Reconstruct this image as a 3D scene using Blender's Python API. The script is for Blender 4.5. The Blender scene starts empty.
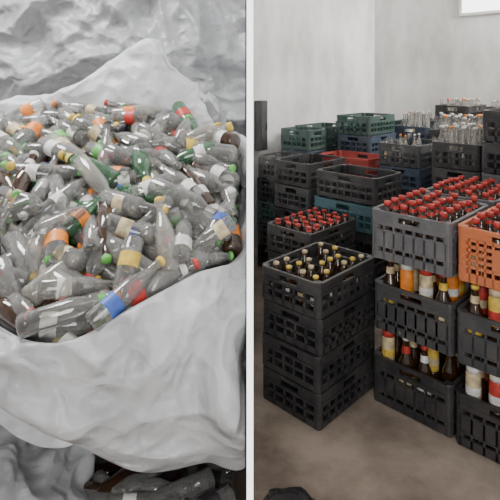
import bpy, math, random
from mathutils import Vector, Matrix, noise, Quaternion
random.seed(11)
C = bpy.context.scene.collection

# ---------------------------------------------------------------- materials
def new_mat(name):
    m = bpy.data.materials.new(name); m.use_nodes = True
    nt = m.node_tree; nt.nodes.clear()
    out = nt.nodes.new('ShaderNodeOutputMaterial')
    return m, nt, out

def plastic(name, col, rough=0.5, var=0.25, scale=12, bump=0.0, bscale=60, metallic=0):
    m, nt, out = new_mat(name)
    b = nt.nodes.new('ShaderNodeBsdfPrincipled')
    tc = nt.nodes.new('ShaderNodeTexCoord')
    n = nt.nodes.new('ShaderNodeTexNoise'); n.inputs['Scale'].default_value = scale; n.inputs['Detail'].default_value = 5
    nt.links.new(tc.outputs['Object'], n.inputs['Vector'])
    r = nt.nodes.new('ShaderNodeValToRGB')
    r.color_ramp.elements[0].position = .3; r.color_ramp.elements[1].position = .7
    r.color_ramp.elements[0].color = (*[c*(1-var) for c in col], 1)
    r.color_ramp.elements[1].color = (*[min(1, c*(1+var*.6)) for c in col], 1)
    nt.links.new(n.outputs['Fac'], r.inputs['Fac'])
    nt.links.new(r.outputs['Color'], b.inputs['Base Color'])
    b.inputs['Roughness'].default_value = rough
    b.inputs['Metallic'].default_value = metallic
    if bump:
        n2 = nt.nodes.new('ShaderNodeTexNoise'); n2.inputs['Scale'].default_value = bscale; n2.inputs['Detail'].default_value = 6
        nt.links.new(tc.outputs['Object'], n2.inputs['Vector'])
        bp = nt.nodes.new('ShaderNodeBump'); bp.inputs['Strength'].default_value = bump; bp.inputs['Distance'].default_value = .02
        nt.links.new(n2.outputs['Fac'], bp.inputs['Height']); nt.links.new(bp.outputs['Normal'], b.inputs['Normal'])
    nt.links.new(b.outputs[0], out.inputs[0])
    return m

def dusty(name, col, rough=.5, dust=(.20,.18,.16), amt=.55):
    """moulded crate plastic with patches of settled dust"""
    m, nt, out = new_mat(name)
    b = nt.nodes.new('ShaderNodeBsdfPrincipled'); b.inputs['Roughness'].default_value = rough
    tc = nt.nodes.new('ShaderNodeTexCoord')
    oi = nt.nodes.new('ShaderNodeObjectInfo')
    ad = nt.nodes.new('ShaderNodeVectorMath'); ad.operation='ADD'
    nt.links.new(tc.outputs['Object'],ad.inputs[0]); nt.links.new(oi.outputs['Location'],ad.inputs[1])
    n = nt.nodes.new('ShaderNodeTexNoise'); n.inputs['Scale'].default_value = 7; n.inputs['Detail'].default_value = 7; n.inputs['Roughness'].default_value=.65
    nt.links.new(ad.outputs[0], n.inputs['Vector'])
    r = nt.nodes.new('ShaderNodeValToRGB'); r.color_ramp.elements[0].position = .40; r.color_ramp.elements[1].position = .85
    r.color_ramp.elements[0].color = (*col,1)
    r.color_ramp.elements[1].color = (*[c*(1-amt)+d*amt for c,d in zip(col,dust)],1)
    nt.links.new(n.outputs['Fac'], r.inputs['Fac']); nt.links.new(r.outputs['Color'], b.inputs['Base Color'])
    nt.links.new(b.outputs[0], out.inputs[0])
    return m

def glass(name, tint, body, dens=0.3, hi=.95, blend=.3):
    m, nt, out = new_mat(name)
    t = nt.nodes.new('ShaderNodeBsdfTransparent'); t.inputs[0].default_value = (*tint, 1)
    d = nt.nodes.new('ShaderNodeBsdfPrincipled'); d.inputs['Base Color'].default_value = (*body, 1)
    d.inputs['Roughness'].default_value = .12; d.inputs['IOR'].default_value = 1.5
    lw = nt.nodes.new('ShaderNodeLayerWeight'); lw.inputs['Blend'].default_value = blend
    mr = nt.nodes.new('ShaderNodeMapRange'); mr.inputs['To Min'].default_value = dens; mr.inputs['To Max'].default_value = hi
    nt.links.new(lw.outputs['Facing'], mr.inputs['Value'])
    mx = nt.nodes.new('ShaderNodeMixShader')
    nt.links.new(mr.outputs[0], mx.inputs[0]); nt.links.new(t.outputs[0], mx.inputs[1]); nt.links.new(d.outputs[0], mx.inputs[2])
    g = nt.nodes.new('ShaderNodeBsdfGlossy'); g.inputs['Roughness'].default_value = .07
    fr = nt.nodes.new('ShaderNodeFresnel'); fr.inputs[0].default_value = 1.75
    mx2 = nt.nodes.new('ShaderNodeMixShader')
    nt.links.new(fr.outputs[0], mx2.inputs[0]); nt.links.new(mx.outputs[0], mx2.inputs[1]); nt.links.new(g.outputs[0], mx2.inputs[2])
    nt.links.new(mx2.outputs[0], out.inputs[0])
    return m

def fabric(name, col, var=.12, rough=.42, cstr=.5):
    m, nt, out = new_mat(name)
    b = nt.nodes.new('ShaderNodeBsdfPrincipled'); b.inputs['Roughness'].default_value = rough
    b.inputs['Sheen Weight'].default_value = .1
    tc = nt.nodes.new('ShaderNodeTexCoord')
    n = nt.nodes.new('ShaderNodeTexNoise'); n.inputs['Scale'].default_value = 3.5; n.inputs['Detail'].default_value = 9; n.inputs['Roughness'].default_value=.65
    nt.links.new(tc.outputs['Object'], n.inputs['Vector'])
    r = nt.nodes.new('ShaderNodeValToRGB')
    r.color_ramp.elements[0].position = .32; r.color_ramp.elements[1].position = .6
    r.color_ramp.elements[0].color = (*[c*(1-var*2) for c in col], 1); r.color_ramp.elements[1].color = (*col, 1)
    nt.links.new(n.outputs['Fac'], r.inputs['Fac']); nt.links.new(r.outputs['Color'], b.inputs['Base Color'])
    nd = nt.nodes.new('ShaderNodeTexNoise'); nd.inputs['Scale'].default_value = 2.2; nd.inputs['Detail'].default_value = 3
    nt.links.new(tc.outputs['Object'], nd.inputs['Vector'])
    ma = nt.nodes.new('ShaderNodeVectorMath'); ma.operation='MULTIPLY_ADD'; ma.inputs[1].default_value=(.5,.5,.5)
    nt.links.new(nd.outputs['Color'], ma.inputs[0]); nt.links.new(tc.outputs['Object'], ma.inputs[2])
    prev=None
    for rot,scv,sc,st,ds in (((.3,.9,.5),(1,1,1.8),4.0,cstr,.06),((.1,-.7,.4),(1,1,1.6),8.5,cstr*.75,.025)):
        mp = nt.nodes.new('ShaderNodeMapping'); mp.inputs['Rotation'].default_value = rot; mp.inputs['Scale'].default_value = scv
        nt.links.new(ma.outputs[0], mp.inputs['Vector'])
        v = nt.nodes.new('ShaderNodeTexVoronoi'); v.feature='SMOOTH_F1'; v.inputs['Scale'].default_value=sc; v.inputs['Smoothness'].default_value=.15
        nt.links.new(mp.outputs[0], v.inputs['Vector'])
        bp = nt.nodes.new('ShaderNodeBump'); bp.inputs['Strength'].default_value = st; bp.inputs['Distance'].default_value = ds
        nt.links.new(v.outputs['Distance'], bp.inputs['Height'])
        if prev: nt.links.new(prev.outputs['Normal'], bp.inputs['Normal'])
        prev=bp
    v = nt.nodes.new('ShaderNodeTexNoise'); v.inputs['Scale'].default_value=16; v.inputs['Detail'].default_value=5; v.inputs['Distortion'].default_value=.6
    nt.links.new(ma.outputs[0], v.inputs['Vector'])
    bp = nt.nodes.new('ShaderNodeBump'); bp.inputs['Strength'].default_value = cstr*.7; bp.inputs['Distance'].default_value = .012
    nt.links.new(v.outputs['Fac'], bp.inputs['Height']); nt.links.new(prev.outputs['Normal'], bp.inputs['Normal']); prev=bp
    w = nt.nodes.new('ShaderNodeTexWave'); w.inputs['Scale'].default_value = 90; w.inputs['Distortion'].default_value = .5
    nt.links.new(tc.outputs['Object'], w.inputs['Vector'])
    bp2 = nt.nodes.new('ShaderNodeBump'); bp2.inputs['Strength'].default_value = .2; bp2.inputs['Distance'].default_value = .002
    nt.links.new(w.outputs['Fac'], bp2.inputs['Height']); nt.links.new(prev.outputs['Normal'], bp2.inputs['Normal'])
    nt.links.new(bp2.outputs['Normal'], b.inputs['Normal'])
    nt.links.new(b.outputs[0], out.inputs[0])
    return m

G_CLEAR = glass('clear_glass', (.985, .98, .96), (.76, .75, .72), .07, .55)
G_GREEN = glass('green_glass', (.40, .70, .45), (.08, .22, .11), .30)
G_AMBER = glass('amber_glass', (.35, .16, .06), (.07, .03, .012), .5)
G_MILK = glass('dusty_glass', (.95, .93, .87), (.72, .68, .61), .22, .70)
L_WHITE = plastic('label_white', (.74, .73, .69), .5, .3, 40)
L_RED = plastic('label_red', (.52, .045, .035), .45, .3, 40)
L_YEL = plastic('label_yellow', (.72, .50, .08), .45, .3, 40)
L_GRN = plastic('label_green', (.14, .48, .10), .45, .3, 40)
L_BLU = plastic('label_blue', (.06, .13, .48), .45, .3, 40)
L_ORA = plastic('label_orange', (.85, .25, .03), .45, .3, 40)
L_BLK = plastic('label_black', (.03, .03, .035), .45, .2, 40)
L_CREAM = plastic('label_cream', (.62, .50, .30), .5, .5, 30)
BM = [G_CLEAR, G_GREEN, G_AMBER, G_MILK, L_WHITE, L_RED, L_YEL, L_GRN, L_BLU, L_ORA, L_BLK, L_CREAM]
CL, GR, AM, MI, WH, RD, YE, GN, BL, OR, BK, CR = range(12)

# ---------------------------------------------------------------- builder
class B:
    def __init__(s): s.v = []; s.f = []; s.m = []
    def box(s, x0, x1, y0, y1, z0, z1, m=0):
        n = len(s.v)
        s.v += [(x0,y0,z0),(x1,y0,z0),(x1,y1,z0),(x0,y1,z0),(x0,y0,z1),(x1,y0,z1),(x1,y1,z1),(x0,y1,z1)]
        for q in ((0,3,2,1),(4,5,6,7),(0,1,5,4),(1,2,6,5),(2,3,7,6),(3,0,4,7)):
            s.f.append(tuple(n+i for i in q)); s.m.append(m)
    def lathe(s, prof, seg, M, m, capb=True, capt=True):
        n = len(s.v)
        for r, z in prof:
            for k in range(seg):
                a = 2*math.pi*k/seg
                s.v.append(tuple(M @ Vector((r*math.cos(a), r*math.sin(a), z))))
        for i in range(len(prof)-1):
            for k in range(seg):
                a = n+i*seg+k; b = n+i*seg+(k+1) % seg
                s.f.append((a, b, b+seg, a+seg)); s.m.append(m)
        if capb: s.f.append(tuple(n+k for k in reversed(range(seg)))); s.m.append(m)
        if capt: s.f.append(tuple(n+(len(prof)-1)*seg+k for k in range(seg))); s.m.append(m)
    def grid(s, P, m=0, closed=False):
        n = len(s.v); R = len(P); K = len(P[0])
        for row in P: s.v += [tuple(p) for p in row]
        for i in range(R-1):
            for k in range(K if closed else K-1):
                a = n+i*K+k; b = n+i*K+(k+1) % K
                s.f.append((a, b, b+K, a+K)); s.m.append(m)
    def mesh(s, name, mats, smooth=True):
        me = bpy.data.meshes.new(name); me.from_pydata(s.v, [], s.f)
        for m in mats: me.materials.append(m)
        me.polygons.foreach_set('material_index', s.m)
        me.polygons.foreach_set('use_smooth', [smooth]*len(s.f))
        me.update()
        return me
def obj(name, me, loc=(0,0,0), rz=0, parent=None):
    o = bpy.data.objects.new(name, me); C.objects.link(o); o.location = loc; o.rotation_euler = (0,0,rz)
    if parent: o.parent = parent
    return o

# ---------------------------------------------------------------- bottles
def bottle(b, M, kind, g, lab, cap, seg=12, neck=None):
    if kind == 4:
        b.lathe([(.028,0),(.031,.004),(.031,.17),(.029,.176)],seg,M,AM)
        b.lathe([(.029,.176),(.031,.182),(.031,.285),(.027,.296)],seg,M,lab if lab is not None else CR)
        b.lathe([(.0316,.205),(.0316,.238)],seg,M,neck if neck is not None else RD,False,False)
        b.lathe([(.029,.295),(.0295,.320),(.026,.324)],seg,M,cap if cap is not None else WH)
        return
    if kind == 0:
        p = [(.024,0),(.029,.006),(.0295,.12),(.027,.142),(.018,.168),(.0135,.19),(.0125,.222),(.0145,.226),(.0145,.232)]
        la = (.0300,.045,.085); cp = (.0152,.230,.244); nk = (.0142,.19,.208)
    elif kind == 1:
        p = [(.028,0),(.034,.006),(.0345,.155),(.031,.175),(.018,.198),(.0145,.212),(.0145,.238)]
        la = (.0352,.05,.10); cp = (.0170,.236,.258); nk = (.0165,.205,.222)
    elif kind == 2:
        p = [(.022,0),(.0275,.005),(.028,.10),(.024,.125),(.0145,.145),(.0135,.165)]
        la = (.0286,.03,.07); cp = (.0160,.162,.176); nk = (.0155,.148,.158)
    else:
        p = [(.028,0),(.0345,.006),(.035,.17),(.031,.195),(.019,.225),(.0145,.25),(.0135,.282),(.016,.286),(.016,.293)]
        la = (.0358,.05,.14); cp = (.0165,.290,.306); nk = (.0165,.235,.265)
    b.lathe(p, seg, M, g)
    if lab is not None: b.lathe([(la[0],la[1]),(la[0],la[2])], seg, M, lab, False, False)
    if neck is not None: b.lathe([(nk[0]+.003,nk[1]),(nk[0],nk[2])], seg, M, neck, False, False)
    if cap is not None: b.lathe([(cp[0],cp[1]),(cp[0],cp[2]-.003),(cp[0]*.8,cp[2])], seg, M, cap)
HT = [.244,.258,.176,.306]

# ---------------------------------------------------------------- LEFT ROOM : bulk bag
def cr(p0,p1,p2,p3,t):
    return .5*((2*p1)+(-p0+p2)*t+(2*p0-5*p1+4*p2-p3)*t*t+(-p0+3*p1-3*p2+p3)*t**3)
def loop(pts, N):
    pts = [Vector(p) for p in pts]; K = len(pts); out = []
    for i in range(N):
        f = i/N*K; k = int(f); t = f-k
        out.append(cr(pts[(k-1)%K],pts[k],pts[(k+1)%K],pts[(k+2)%K],t))
    return out
RIM = [(-.02,1.80,1.00),(-.19,1.62,.965),(-.35,1.48,.925),(-.53,1.40,.862),(-.74,1.43,.90),(-1.05,1.6,1.0),(-1.3,1.95,1.25),
       (-1.25,2.3,1.46),(-.85,2.42,1.57),(-.50,2.42,1.78),(-.34,2.40,1.63),(-.19,2.34,1.45),(-.02,2.24,1.30)]
BEL = [(-.02,1.48,.68),(-.17,1.42,.66),(-.35,1.35,.64),(-.53,1.32,.68),(-.74,1.36,.74),(-1.1,1.5,.78),(-1.38,1.9,.85),
       (-1.36,2.4,.9),(-.9,2.55,.9),(-.55,2.55,.9),(-.3,2.53,.9),(-.12,2.48,.85),(-.02,2.35,.8)]
BAS = [(-.02,1.60,.40),(-.17,1.57,.40),(-.35,1.52,.42),(-.53,1.55,.50),(-.74,1.62,.58),(-1.05,1.68,.58),(-1.25,1.95,.5),
       (-1.2,2.35,.42),(-.9,2.5,.42),(-.55,2.5,.42),(-.3,2.48,.42),(-.12,2.4,.42),(-.02,2.25,.42)]
N = 520
rim, bel, bas = loop(RIM,N), loop(BEL,N), loop(BAS,N)
cen = Vector((-.68,1.95,0))
def outd(p):
    d = Vector((p.x-cen.x,p.y-cen.y,0)); return d.normalized() if d.length>1e-6 else Vector((0,0,0))
def fold(p, s, e=.05):
    n = noise.noise(p*s); return -math.sqrt(n*n+e*e)*2
def rot2(p, a):
    return Vector((p.x*math.cos(a)+p.z*math.sin(a), p.y, -p.x*math.sin(a)+p.z*math.cos(a)))
cols = []
for i in range(N):
    r, be, ba = rim[i], bel[i], bas[i]; o = outd(r)
    keys = [r-o*.07+Vector((0,0,-.34)), r-o*.05+Vector((0,0,-.16)), r-o*.025+Vector((0,0,-.03)), r.copy(),
            r+o*.03+Vector((0,0,-.02)), r.lerp(be,.5)+o*.03+Vector((0,0,.03)), be, be.lerp(ba,.6)+o*.035, ba,
            ba.lerp(Vector((cen.x,cen.y,ba.z)),.5), Vector((cen.x,cen.y,.42))]
    col = []; K = len(keys)
    for k in range(K-1):
        p0 = keys[max(k-1,0)]; p3 = keys[min(k+2,K-1)]
        steps = [5,8,5,6,34,34,20,10,4,3][k]
        for t in range(steps): col.append(cr(p0,keys[k],keys[k+1],p3,t/steps))
    col.append(keys[-1]); cols.append(col)
rows = []
NR = len(cols[0])
for j in range(NR):
    row = []
    for i in range(N):
        p = cols[i][j]; o = outd(p) if j < NR-1 else Vector((0,0,0))
        q = p + Vector((noise.noise(p*1.5),noise.noise(p*1.5+Vector((7,0,0))),noise.noise(p*1.5+Vector((0,7,0)))))*.15
        a = rot2(q,.9); b_ = rot2(q,-.6)
        d = (.020*noise.noise(q*2.2)+.048*(fold(Vector((a.x*1.1,a.y*.7,a.z*1.9)),2.1,.012)+.4)
             +.040*(fold(Vector((b_.x*1.0,b_.y*.8,b_.z*1.7))+Vector((4,2,1)),3.6,.012)+.4)+.022*(fold(rot2(q,.3)+Vector((1,9,3)),7,.015)+.4)+.009*(fold(q,15,.02)+.4))
        amp = 1.0 if 18 < j < 114 else .7
        p = p + (o*.8+Vector((0,0,.5)))*d*amp
        p.x = min(p.x,-.014)
        row.append(p)
    rows.append(row)
bb = B(); bb.grid(rows, 0, closed=True)
bag_mat = fabric('woven_white_polypropylene', (.60,.61,.62), .12, .32, .7)
bag_grey = fabric('woven_grey_polypropylene', (.40,.405,.415), .20, .28, .7)
bag = obj('bulk_bag', bb.mesh('bulk_bag',[bag_mat]))

def pin(x,y,poly):
    c = False; n = len(poly); j = n-1
    for i in range(n):
        a, b2 = poly[i], poly[j]
        if (a.y > y) != (b2.y > y) and x < (b2.x-a.x)*(y-a.y)/(b2.y-a.y)+a.x: c = not c
        j = i
    return c
poly = [Vector((cen.x+(p.x-cen.x)*.94, cen.y+(p.y-cen.y)*.94)) for p in rim[::5]]
poly_end = [Vector((cen.x+(p.x-cen.x)*.99, cen.y+(p.y-cen.y)*.99)) for p in rim[::5]]
def z0(x,y):
    z = .895+.60*(y-1.45)
    z -= .05*max(0,(x+.3)/.3)
    z += .03*noise.noise(Vector((x*3.5,y*3.5,0)))
    return z
def rand_look():
    g = random.choices([CL,MI,GR,AM],[76,14,4,5])[0]
    lab = random.choices([None,WH,RD,YE,GN,BL,OR,CR],[56,15,4,4,4,5,6,6])[0]
    cap = random.choices([None,GN,YE,RD,WH,OR,BK,BL],[30,17,12,7,14,11,6,3])[0]
    neck = random.choices([None,WH,YE,RD,GN],[74,10,6,3,7])[0]
    return g,lab,cap,neck
def place(b, pos, d, kind, look, xmax=-.02, s=1.0):
    q = d.to_track_quat('Z','Y')
    h = HT[kind]*s
    for _ in range(6):
        a = pos-d*h/2; e = pos+d*h/2
        mxx = max(a.x,e.x)+.038*s
        if mxx > xmax: pos = pos-Vector((mxx-xmax,0,0))
    a = pos-d*h/2
    M = Matrix.Translation(a) @ q.to_matrix().to_4x4() @ Matrix.Rotation(random.random()*6.28,4,'Z') @ Matrix.Scale(s,4)
    g,lab,cap,neck = look
    bottle(b, M, kind, g, lab, cap, 16, neck)
hb = B()
slope = Vector((0,1,.60)).normalized()
for layer,(off,step) in enumerate([(-.12,.10),(-.055,.086),(.01,.082)]):
    y = 1.40
    while y < 2.44:
        x = -1.3
        while x < -.03:
            px = x+random.uniform(-.04,.04); py = y+random.uniform(-.04,.04)
            if pin(px,py,poly) or (px>-.16 and 1.85<py<2.2):
                kind = random.choices([0,1,2],[7,3,2])[0]; s = random.uniform(1.0,1.22)
                for attempt in range(14):
                    a = random.uniform(0,2*math.pi) if random.random()<.55 else random.gauss(-.9,.5)+(math.pi if random.random()<.6 else 0)
                    d = Vector((1,0,0))*math.cos(a)+slope*math.sin(a)
                    d = (d+Vector((0,0,random.gauss(.0,.22)))).normalized()
                    e1 = Vector((px,py,0))+d*HT[kind]*s*.5; e2 = Vector((px,py,0))-d*HT[kind]*s*.5
                    if all(e.x>-.2 and e.y>1.75 or pin(e.x,e.y,poly_end) for e in (e1,e2)):
                        place(hb, Vector((px,py,z0(px,py)+off+random.uniform(-.02,.02))), d, kind, rand_look(), s=s)
                        break
            x += step
        y += step
heap = obj('glass_bottle_heap', hb.mesh('glass_bottle_heap', BM))
fb = B(); rws = []
for k in range(0,9):
    f = k/8; row=[]
    for i in range(0,N,5):
        p = rim[i]; x = cen.x+(p.x-cen.x)*.9*(1-f); y = cen.y+(p.y-cen.y)*.9*(1-f)
        row.append(Vector((x,y,z0(x,y)-.17+.02*noise.noise(Vector((x,y,1))*14))))
    rws.append(row)
fb.grid(rws,0,closed=True)
obj('heap_backing', fb.mesh('heap_backing',[plastic('dark_backing',(.28,.26,.23),.5,.8,40,.7,80)]), parent=heap)  # added backing sheet: blocks see-through, its colour darkens gaps between bottles

# floor pile under the bag
pb = B()
for z in (.04,.10,.16,.22,.27,.31):
    for k in range(22):
        x = random.uniform(-.60,-.05); y = random.uniform(1.42,1.80)
        if z > .25: y = random.uniform(1.40,1.58)
        a = random.gauss(0,.6)+(math.pi if random.random()<.5 else 0)
        d = Vector((math.cos(a),math.sin(a),random.gauss(0,.08))).normalized()
        look = (random.choices([CL,AM,GR,MI],[6,6,1,1])[0], random.choices([None,WH,CR,BK,RD],[7,1,1,2,.3])[0], random.choices([None,RD,YE,WH,BK],[5,.6,1,1,2])[0], None)
        place(pb, Vector((x,y,z)), d, random.choice([0,1,3]), look)
obj('floor_bottle_pile', pb.mesh('floor_bottle_pile', BM))

def lump(name, c, r, mat, seed, amp=.12):
    b = B(); R = 110; K = 180; rows=[]
    for i in range(R+1):
        th = math.pi*i/R; row=[]
        for k in range(K):
            ph = 2*math.pi*k/K
            n = Vector((math.sin(th)*math.cos(ph), math.sin(th)*math.sin(ph), math.cos(th)))
            m_ = Vector([math.copysign(abs(t)**.75,t) for t in n])
            s_ = Vector((seed,seed*2,0))
            wn = n+Vector((noise.noise(n*2+s_),noise.noise(n*2.2-s_),0))*.3
            d = 1+amp*noise.noise(n*2+s_)+amp*.9*(fold(Vector((wn.x*1.5,wn.y*1.5,wn.z*.8))+s_,1.6)+.4)+amp*.5*(fold(wn-s_,4.5)+.4)
            p = Vector((m_.x*r[0],m_.y*r[1],m_.z*r[2]))*d*.9+Vector(c)
            p.z = max(p.z,.004)
            row.append(p)
        rows.append(row)
    b.grid(rows,0,closed=True)
    return obj(name,b.mesh(name,[mat]))
lump('grey_sack',(-.88,1.50,.25),(.44,.32,.33),bag_grey,3.3,.16)
lump('grey_sack',(-.66,2.12,.18),(.56,.28,.19),bag_grey,8.1,.10)
lump('grey_sack',(-.33,2.84,.80),(.27,.17,.84),bag_grey,5.7,.08)

# hanging tarpaulin
tb = B(); rows=[]
for j in range(260):
    z = .01+2.75*j/259; row=[]
    for i in range(280):
        x = -2.5+2.47*i/279
        q = Vector((x,0,z)); q += Vector((noise.noise(q*.9),0,noise.noise(q*.9+Vector((5,5,5)))))*.35
        a = rot2(q,.35); b_ = rot2(q,-.8)
        d = (.08*noise.noise(q*1.4)+.13*(fold(Vector((a.x*.8,0,a.z*1.6)),1.5,.02)+.4)+.09*(fold(Vector((b_.x*.8,3,b_.z*1.4)),2.4,.02)+.4)
             +.035*(fold(rot2(q,.6)+Vector((3,1,2)),5,.02)+.4)+.012*(fold(q+Vector((3,8,2)),11,.03)+.4))
        row.append(Vector((x,3.14-d*1.0,z)))
    rows.append(row)
tb.grid(rows)
tarp = obj('tarpaulin', tb.mesh('tarpaulin',[bag_grey]))

# ---------------------------------------------------------------- RIGHT ROOM
U = Vector((.6947,.7193,0)); V = Vector((-.7193,.6947,0)); YAW = math.atan2(U.y,U.x)
def uv(u,v,z=0): return U*u+V*v+Vector((0,0,z))

def crate_mesh(name, L, W, H, mat, style=0):
    b = B(); t = .012
    b.box(.012,L-.012,.012,W-.012,.006,.016)
    b.box(.03,L-.03,.03,W-.03,0,.007)
    R = .022
    for cx,cy in ((R,R),(L-R,R),(R,W-R),(L-R,W-R)):
        b.lathe([(R*.9,.004),(R,.012),(R,H-.004),(R*.9,H)],10,Matrix.Translation((cx,cy,0)),0)
    def side(axis, a0, a1, n0, inward):
        ln = a1-a0
        def q(s0,s1,z0_,z1_,th=t,out=0):
            lo = n0-out if inward>0 else n0-th
            hi = n0+th if inward>0 else n0+out
            if axis=='x': b.box(s0,s1,lo,hi,z0_,z1_)
            else: b.box(lo,hi,s0,s1,z0_,z1_)
        q(a0,a1,H-.018,H,out=.004)
        q(a0,a1,.008,.008+H*.16)
        hw = min(.055,ln*.25); mid=(a0+a1)/2
        if style==0:
            q(a0,mid-hw,H*.70,H-.018); q(mid+hw,a1,H*.70,H-.018); q(a0,a1,H*.64,H*.72,out=.003)
            q(a0,a1,H*.38,H*.46)
            n = max(4,int(ln/.055))
            for k in range(n+1):
                s = a0+ln*k/n; q(s-.006,s+.006,.01,H*.70)
        elif style==1:
            q(a0,mid-hw,H*.80,H-.018); q(mid+hw,a1,H*.80,H-.018)
            q(a0,a1,H*.72,H*.81,out=.003)
            q(a0+.0,a1,H*.30,H*.60)
            q(a0,a1,H*.60,H*.63,out=.003); q(a0,a1,H*.28,H*.31,out=.003)
            n = max(4,int(ln/.045))
            for k in range(n+1):
                s = a0+ln*k/n; q(s-.005,s+.005,.01,H*.75)
        else:
            q(a0,mid-hw,H*.82,H-.018); q(mid+hw,a1,H*.82,H-.018)
            for z in (.28,.40,.52,.64,.76): q(a0,a1,H*z,H*(z+.055))
            n = max(6,int(ln/.03))
            for k in range(n+1):
                s = a0+ln*k/n; q(s-.0045,s+.0045,.01,H*.82)
            q(a0+ln*.36,a0+ln*.64,H*.34,H*.70,out=.002)
    side('x',R,L-R,0.0,1); side('x',R,L-R,W,-1); side('y',R,W-R,0.0,1); side('y',R,W-R,L,-1)
    for k in range(1,6): x = L*k/6; b.box(x-.002,x+.002,t,W-t,.016,H*.6)
    for k in range(1,4): y = W*k/4; b.box(t,L-t,y-.002,y+.002,.016,H*.6)
    return b.mesh(name,[mat],smooth=False)

P_BLK = dusty('black_crate_plastic',(.024,.024,.027),.42,amt=.35)
P_GRY = dusty('grey_crate_plastic',(.115,.115,.125),.5,(.28,.26,.24),.5)
P_DGR = dusty('dark_grey_crate_plastic',(.05,.052,.056),.5,amt=.45)
P_TEA = dusty('teal_crate_plastic',(.045,.12,.14),.5,amt=.4)
P_GRN = dusty('green_crate_plastic',(.033,.075,.066),.5,amt=.4)
P_BLU = dusty('blue_crate_plastic',(.042,.065,.10),.5,amt=.4)
P_ORA = dusty('orange_crate_plastic',(.60,.16,.05),.5,(.5,.3,.2),.35)
P_RED = dusty('red_crate_plastic',(.34,.045,.04),.5,(.4,.25,.2),.35)

def bottles_mesh(name, L, W, kind, looks, z, s=1.0, fill=1.0, jit=.005, nx=6, ny=4):
    b = B()
    for i in range(nx):
        for j in range(ny):
            if random.random() > fill: continue
            look = random.choice(looks)
            kd = kind if not isinstance(kind,tuple) else random.choice(kind)
            sc = 1.04 if kd==4 else s*random.choice([1,1,.97])
            M = Matrix.Translation((L*(i+.5)/nx+random.uniform(-jit,jit), W*(j+.5)/ny+random.uniform(-jit,jit), z)) @ Matrix.Rotation(random.random()*6,4,'Z') @ Matrix.Scale(sc,4)
            if kd==4: look=(AM,random.choice([CR,CR,OR,YE,RD,RD]),random.choice([WH,RD,CR,BK,RD]),random.choice([RD,OR,YE,WH,CR]))
            bottle(b,M,kd,look[0],look[1],look[2],12,look[3])
    return b.mesh(name,BM)

REDC = [(AM,WH,RD,RD),(AM,BK,RD,None),(AM,CR,RD,RD),(AM,None,RD,None)]
MIX = [(AM,CR,RD,YE),(AM,YE,YE,CR),(AM,WH,RD,WH),(AM,BK,BK,None),(AM,None,BK,None),(AM,CR,RD,CR),(AM,CR,WH,RD)]
YEL = [(AM,CR,CR,None),(AM,WH,YE,None),(AM,CR,CR,None)]
CLR = [(CL,None,WH,None),(MI,None,None,None),(CL,WH,None,None),(MI,None,WH,None),(CL,CR,None,None),(MI,None,OR,None)]
cache = {}
def crate(u,v,z,L,W,H,mat,style,bott=None):
    key = (L,W,H,mat.name,style)
    if key not in cache: cache[key] = crate_mesh('crate_mesh',L,W,H,mat,style)
    o = obj('bottle_crate', cache[key], uv(u+random.uniform(-.007,.007),v+random.uniform(-.007,.007),z), YAW+random.uniform(-.02,.02))
    if bott:
        kind,looks,s,fill = bott
        me = bottles_mesh('crate_bottles',L-.03,W-.03,kind,looks,.017,s,fill)
        obj('crate_bottles',me,(.015,.015,0),0,o)
    return o
def stack(u,v,L,W,H,n,mats,style=0,top=None):
    for k in range(n):
        m = mats[k % len(mats)] if len(mats)<n else mats[k]
        crate(u,v,k*(H+.001),L,W,H,m,style,top if k==n-1 else None)

stack(1.84,1.34,.50,.36,.169,4,[P_BLK],0,(2,YEL,.95,.85))
tall = ((3,3,4,4,4,4),MIX,1.11,.96)
for (u,v,topm,st) in ((2.222,.898,P_GRY,1),(2.215,.475,P_ORA,2),(2.775,.90,P_GRY,1),(2.76,.48,P_DGR,1)):
    W = .40
    crate(u,v,0,.50,W,.235,P_BLK if u<2.5 else P_DGR,1,tall)
    crate(u,v,.357,.50,W,.235,P_DGR,1,tall)
    crate(u,v,.714,.50,W,.245,topm,st,(1,REDC,1.04,1.0))
stack(2.38,1.80,.50,.36,.169,4,[P_BLK],0,(2,REDC,1.02,1.0))
stack(2.95,1.70,.36,.50,.188,5,[P_BLK,P_DGR,P_BLK,P_TEA,P_BLK],0)
stack(3.06,2.33,.50,.36,.19,5,[P_BLK,P_DGR],0)
stack(3.13,2.725,.36,.22,.19,5,[P_BLK,P_DGR,P_GRN,P_BLK,P_DGR],0)
stack(3.60,2.74,.28,.34,.19,6,[P_DGR,P_BLK,P_GRN,P_TEA,P_BLU,P_GRN],0)
stack(3.92,2.82,.50,.36,.19,6,[P_GRN,P_DGR,P_GRN,P_BLK,P_GRN,P_GRN],0)
stack(4.02,2.37,.50,.36,.18,7,[P_GRN,P_BLK,P_GRN,P_GRN,P_DGR,P_BLU,P_GRN],0)
stack(3.70,1.75,.50,.36,.18,6,[P_BLK,P_DGR,P_BLU,P_BLK,P_BLU,P_DGR],0,(3,CLR,.7,.3))
stack(3.62,2.15,.35,.50,.188,5,[P_BLK,P_DGR,P_BLK,P_TEA,P_RED],0)
stack(3.60,1.25,.50,.36,.19,6,[P_BLK,P_DGR,P_BLK],0,(3,CLR,.95,.9))
stack(3.33,.80,.50,.36,.20,7,[P_GRY,P_DGR,P_GRY,P_DGR,P_GRY,P_BLK,P_BLK],0)
stack(4.45,1.66,.50,.36,.19,6,[P_DGR,P_BLK],0,(3,CLR,1.0,.85))
stack(4.45,1.25,.50,.36,.19,6,[P_BLK],0,(3,CLR,1.0,.85))
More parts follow.
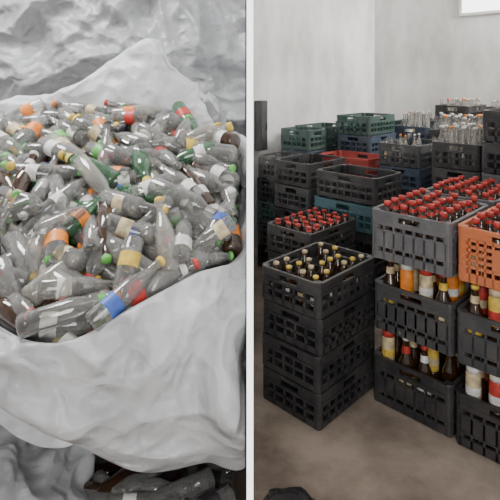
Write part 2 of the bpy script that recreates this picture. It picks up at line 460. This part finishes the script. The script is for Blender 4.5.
stack(4.60,2.10,.50,.36,.19,6,[P_BLK,P_BLU,P_GRN,P_BLK,P_DGR,P_BLU],0,(3,CLR,1.0,.5))
stack(4.20,.75,.50,.36,.19,6,[P_BLK],0,(3,CLR,1.0,.85))
stack(5.15,1.9,.50,.36,.19,7,[P_BLK,P_BLU,P_DGR],0,(3,CLR,.8,.9))
stack(5.15,1.4,.50,.36,.19,7,[P_DGR,P_BLK],0,(3,CLR,.8,.9))
stack(5.15,.9,.50,.36,.19,7,[P_DGR,P_BLU],0,(3,CLR,.8,.9))
stack(4.62,2.80,.50,.36,.19,6,[P_DGR,P_GRN],0)
stack(5.15,2.40,.50,.36,.19,6,[P_BLU,P_GRN],0,(3,CLR,.9,.6))

lump('garbage_bag',(.145,1.70,.065),(.13,.16,.075),plastic('black_bag_film',(.02,.02,.022),.45,.3,8,.4,12),2.2,.12)

# ---------------------------------------------------------------- room shell
def stained(name, col, dark, sc=1.2, rough=.85, p0=.35, p1=.6, sz=1.0):
    m, nt, out = new_mat(name)
    b = nt.nodes.new('ShaderNodeBsdfPrincipled'); b.inputs['Roughness'].default_value = rough
    tc = nt.nodes.new('ShaderNodeTexCoord')
    mp = nt.nodes.new('ShaderNodeMapping'); mp.inputs['Scale'].default_value=(1,1,sz)
    nt.links.new(tc.outputs['Object'], mp.inputs['Vector'])
    n = nt.nodes.new('ShaderNodeTexNoise'); n.inputs['Scale'].default_value = sc; n.inputs['Detail'].default_value = 9; n.inputs['Roughness'].default_value = .62
    nt.links.new(mp.outputs[0], n.inputs['Vector'])
    r = nt.nodes.new('ShaderNodeValToRGB'); r.color_ramp.elements[0].position = p0; r.color_ramp.elements[1].position = p1
    r.color_ramp.elements[0].color = (*dark,1); r.color_ramp.elements[1].color = (*col,1)
    nt.links.new(n.outputs['Fac'], r.inputs['Fac']); nt.links.new(r.outputs['Color'], b.inputs['Base Color'])
    n2 = nt.nodes.new('ShaderNodeTexNoise'); n2.inputs['Scale'].default_value = 30; n2.inputs['Detail'].default_value = 6
    nt.links.new(tc.outputs['Object'], n2.inputs['Vector'])
    bp = nt.nodes.new('ShaderNodeBump'); bp.inputs['Strength'].default_value = .15; bp.inputs['Distance'].default_value = .01
    nt.links.new(n2.outputs['Fac'], bp.inputs['Height']); nt.links.new(bp.outputs['Normal'], b.inputs['Normal'])
    nt.links.new(b.outputs[0], out.inputs[0])
    return m
W_M = stained('painted_plaster',(.79,.78,.765),(.47,.455,.43),1.7,.85,.30,.58,.5)
F_M = stained('concrete',(.48,.395,.32),(.22,.175,.14),2.6,.6,.36,.62)
PW = stained('white_partition_paint',(.97,.97,.97),(.96,.96,.96),1)
def slab(name, p0, p1, th, z0_, z1_, mat):
    p0 = Vector(p0); p1 = Vector(p1); d = p1-p0; L = d.length
    b = B(); b.box(0,L,0,th,z0_,z1_)
    return obj(name,b.mesh(name,[mat],smooth=False),(p0.x,p0.y,0),math.atan2(d.y,d.x))
b = B(); b.box(-2.8,6.2,-4,8.5,-.1,0); obj('floor',b.mesh('floor',[F_M],smooth=False))
b = B(); b.box(-2.8,6.2,-.5,8.5,3.4,3.5); obj('ceiling',b.mesh('ceiling',[W_M],smooth=False))
b = B(); b.box(-.0075,.0075,1.215,4.86,0,3.4); obj('wall_partition',b.mesh('wall_partition',[PW],smooth=False))
m, nt, out = new_mat('glowing_white_edge'); pb_ = nt.nodes.new('ShaderNodeBsdfPrincipled'); pb_.inputs['Base Color'].default_value=(.95,.95,.95,1)
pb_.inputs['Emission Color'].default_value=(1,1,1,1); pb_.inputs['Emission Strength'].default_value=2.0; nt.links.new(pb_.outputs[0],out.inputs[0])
b = B(); b.box(-.0078,.0078,1.20,1.214,0.001,3.399); obj('added_glow_strip_1',b.mesh('added_glow_strip_1',[m],smooth=False))  # glowing strip added so the partition edge reads white; not a lamp
cor = uv(5.8,3.35); lw = uv(3.46,3.35); rw = uv(5.8,-2.2)
slab('wall_left',(lw.x,lw.y),(cor.x,cor.y),.1,0,3.4,W_M)
slab('wall_back',(cor.x,cor.y),(rw.x,rw.y),.1,0,3.4,W_M)
slab('wall_rear',(-2.8,3.40),(-.0076,3.40),.1,0,3.4,W_M)
slab('wall_side',(-2.7,-.5),(-2.7,3.39),.1,0,3.4,W_M)
b = B(); b.box(0,.10,-.08,-.001,.92,1.40); b.box(.008,.092,-.088,-.08,.93,1.39); b.box(.07,.08,-.10,-.088,1.12,1.18)
dl = uv(3.53,3.35); obj('added_dark_box',b.mesh('added_dark_box',[P_DGR],smooth=False),(dl.x,dl.y,0),YAW)  # dark box added as stand-in for a dark doorway strip
# high daylit window on the back wall
m, nt, out = new_mat('daylit_pane'); e = nt.nodes.new('ShaderNodeEmission'); e.inputs[1].default_value = 5; e.inputs[0].default_value = (1,.99,.97,1); nt.links.new(e.outputs[0],out.inputs[0])
b = B(); b.box(0,1.2,-.012,-.002,0,.6,0)
for q in ((-.03,1.23,-.03,-.001,-.03,0),(-.03,1.23,-.03,-.001,.6,.63),(-.03,0,-.03,-.001,0,.6),(1.2,1.23,-.03,-.001,0,.6),(.59,.61,-.02,-.001,0,.6)): b.box(*q,1)
wl = uv(5.8,2.22); obj('window_1',b.mesh('window_1',[m,W_M],smooth=False),(wl.x,wl.y,2.36),math.atan2(-V.y,-V.x))

# ---------------------------------------------------------------- light
w = bpy.data.worlds.new('World'); bpy.context.scene.world = w; w.use_nodes = True
w.node_tree.nodes['Background'].inputs[0].default_value = (.95,.97,1,1); w.node_tree.nodes['Background'].inputs[1].default_value = .45
def area(name, loc, target, size, power, col=(1,1,1)):
    l = bpy.data.lights.new(name,'AREA'); l.shape='RECTANGLE'; l.size=size[0]; l.size_y=size[1]; l.energy=power; l.color=col
    o = bpy.data.objects.new(name,l); C.objects.link(o); o.location=loc
    o.rotation_euler = (Vector(target)-Vector(loc)).to_track_quat('-Z','Y').to_euler()
area('skylight_bagroom',(-1.6,2.3,3.3),(-.7,1.9,0),(.9,.9),96,(.98,.99,1))
area('ceiling_lamp_store',(3.1,3.5,3.3),(2.2,3.9,0),(1.2,1.6),66,(1,.95,.88))
area('added_wall_wash',(3.8,4.0,2.8),(3.1,5.4,2.7),(.9,.7),150,(1,.985,.96))  # added lamp inside the room, brightens the upper right wall
area('added_front_fill',(.0,-1.8,2.2),(.0,2.5,1.0),(1.6,1.8),82,(1,.99,.98))  # added fill behind the camera, whitens the partition's front edge

cam = bpy.data.cameras.new('camera'); co = bpy.data.objects.new('camera',cam); C.objects.link(co)
co.location = (0,0,1.6); co.rotation_euler = (math.radians(90),0,0)
cam.sensor_width = 36; cam.lens = 36.0; cam.shift_y = -170/500; cam.clip_start=.05
bpy.context.scene.camera = co
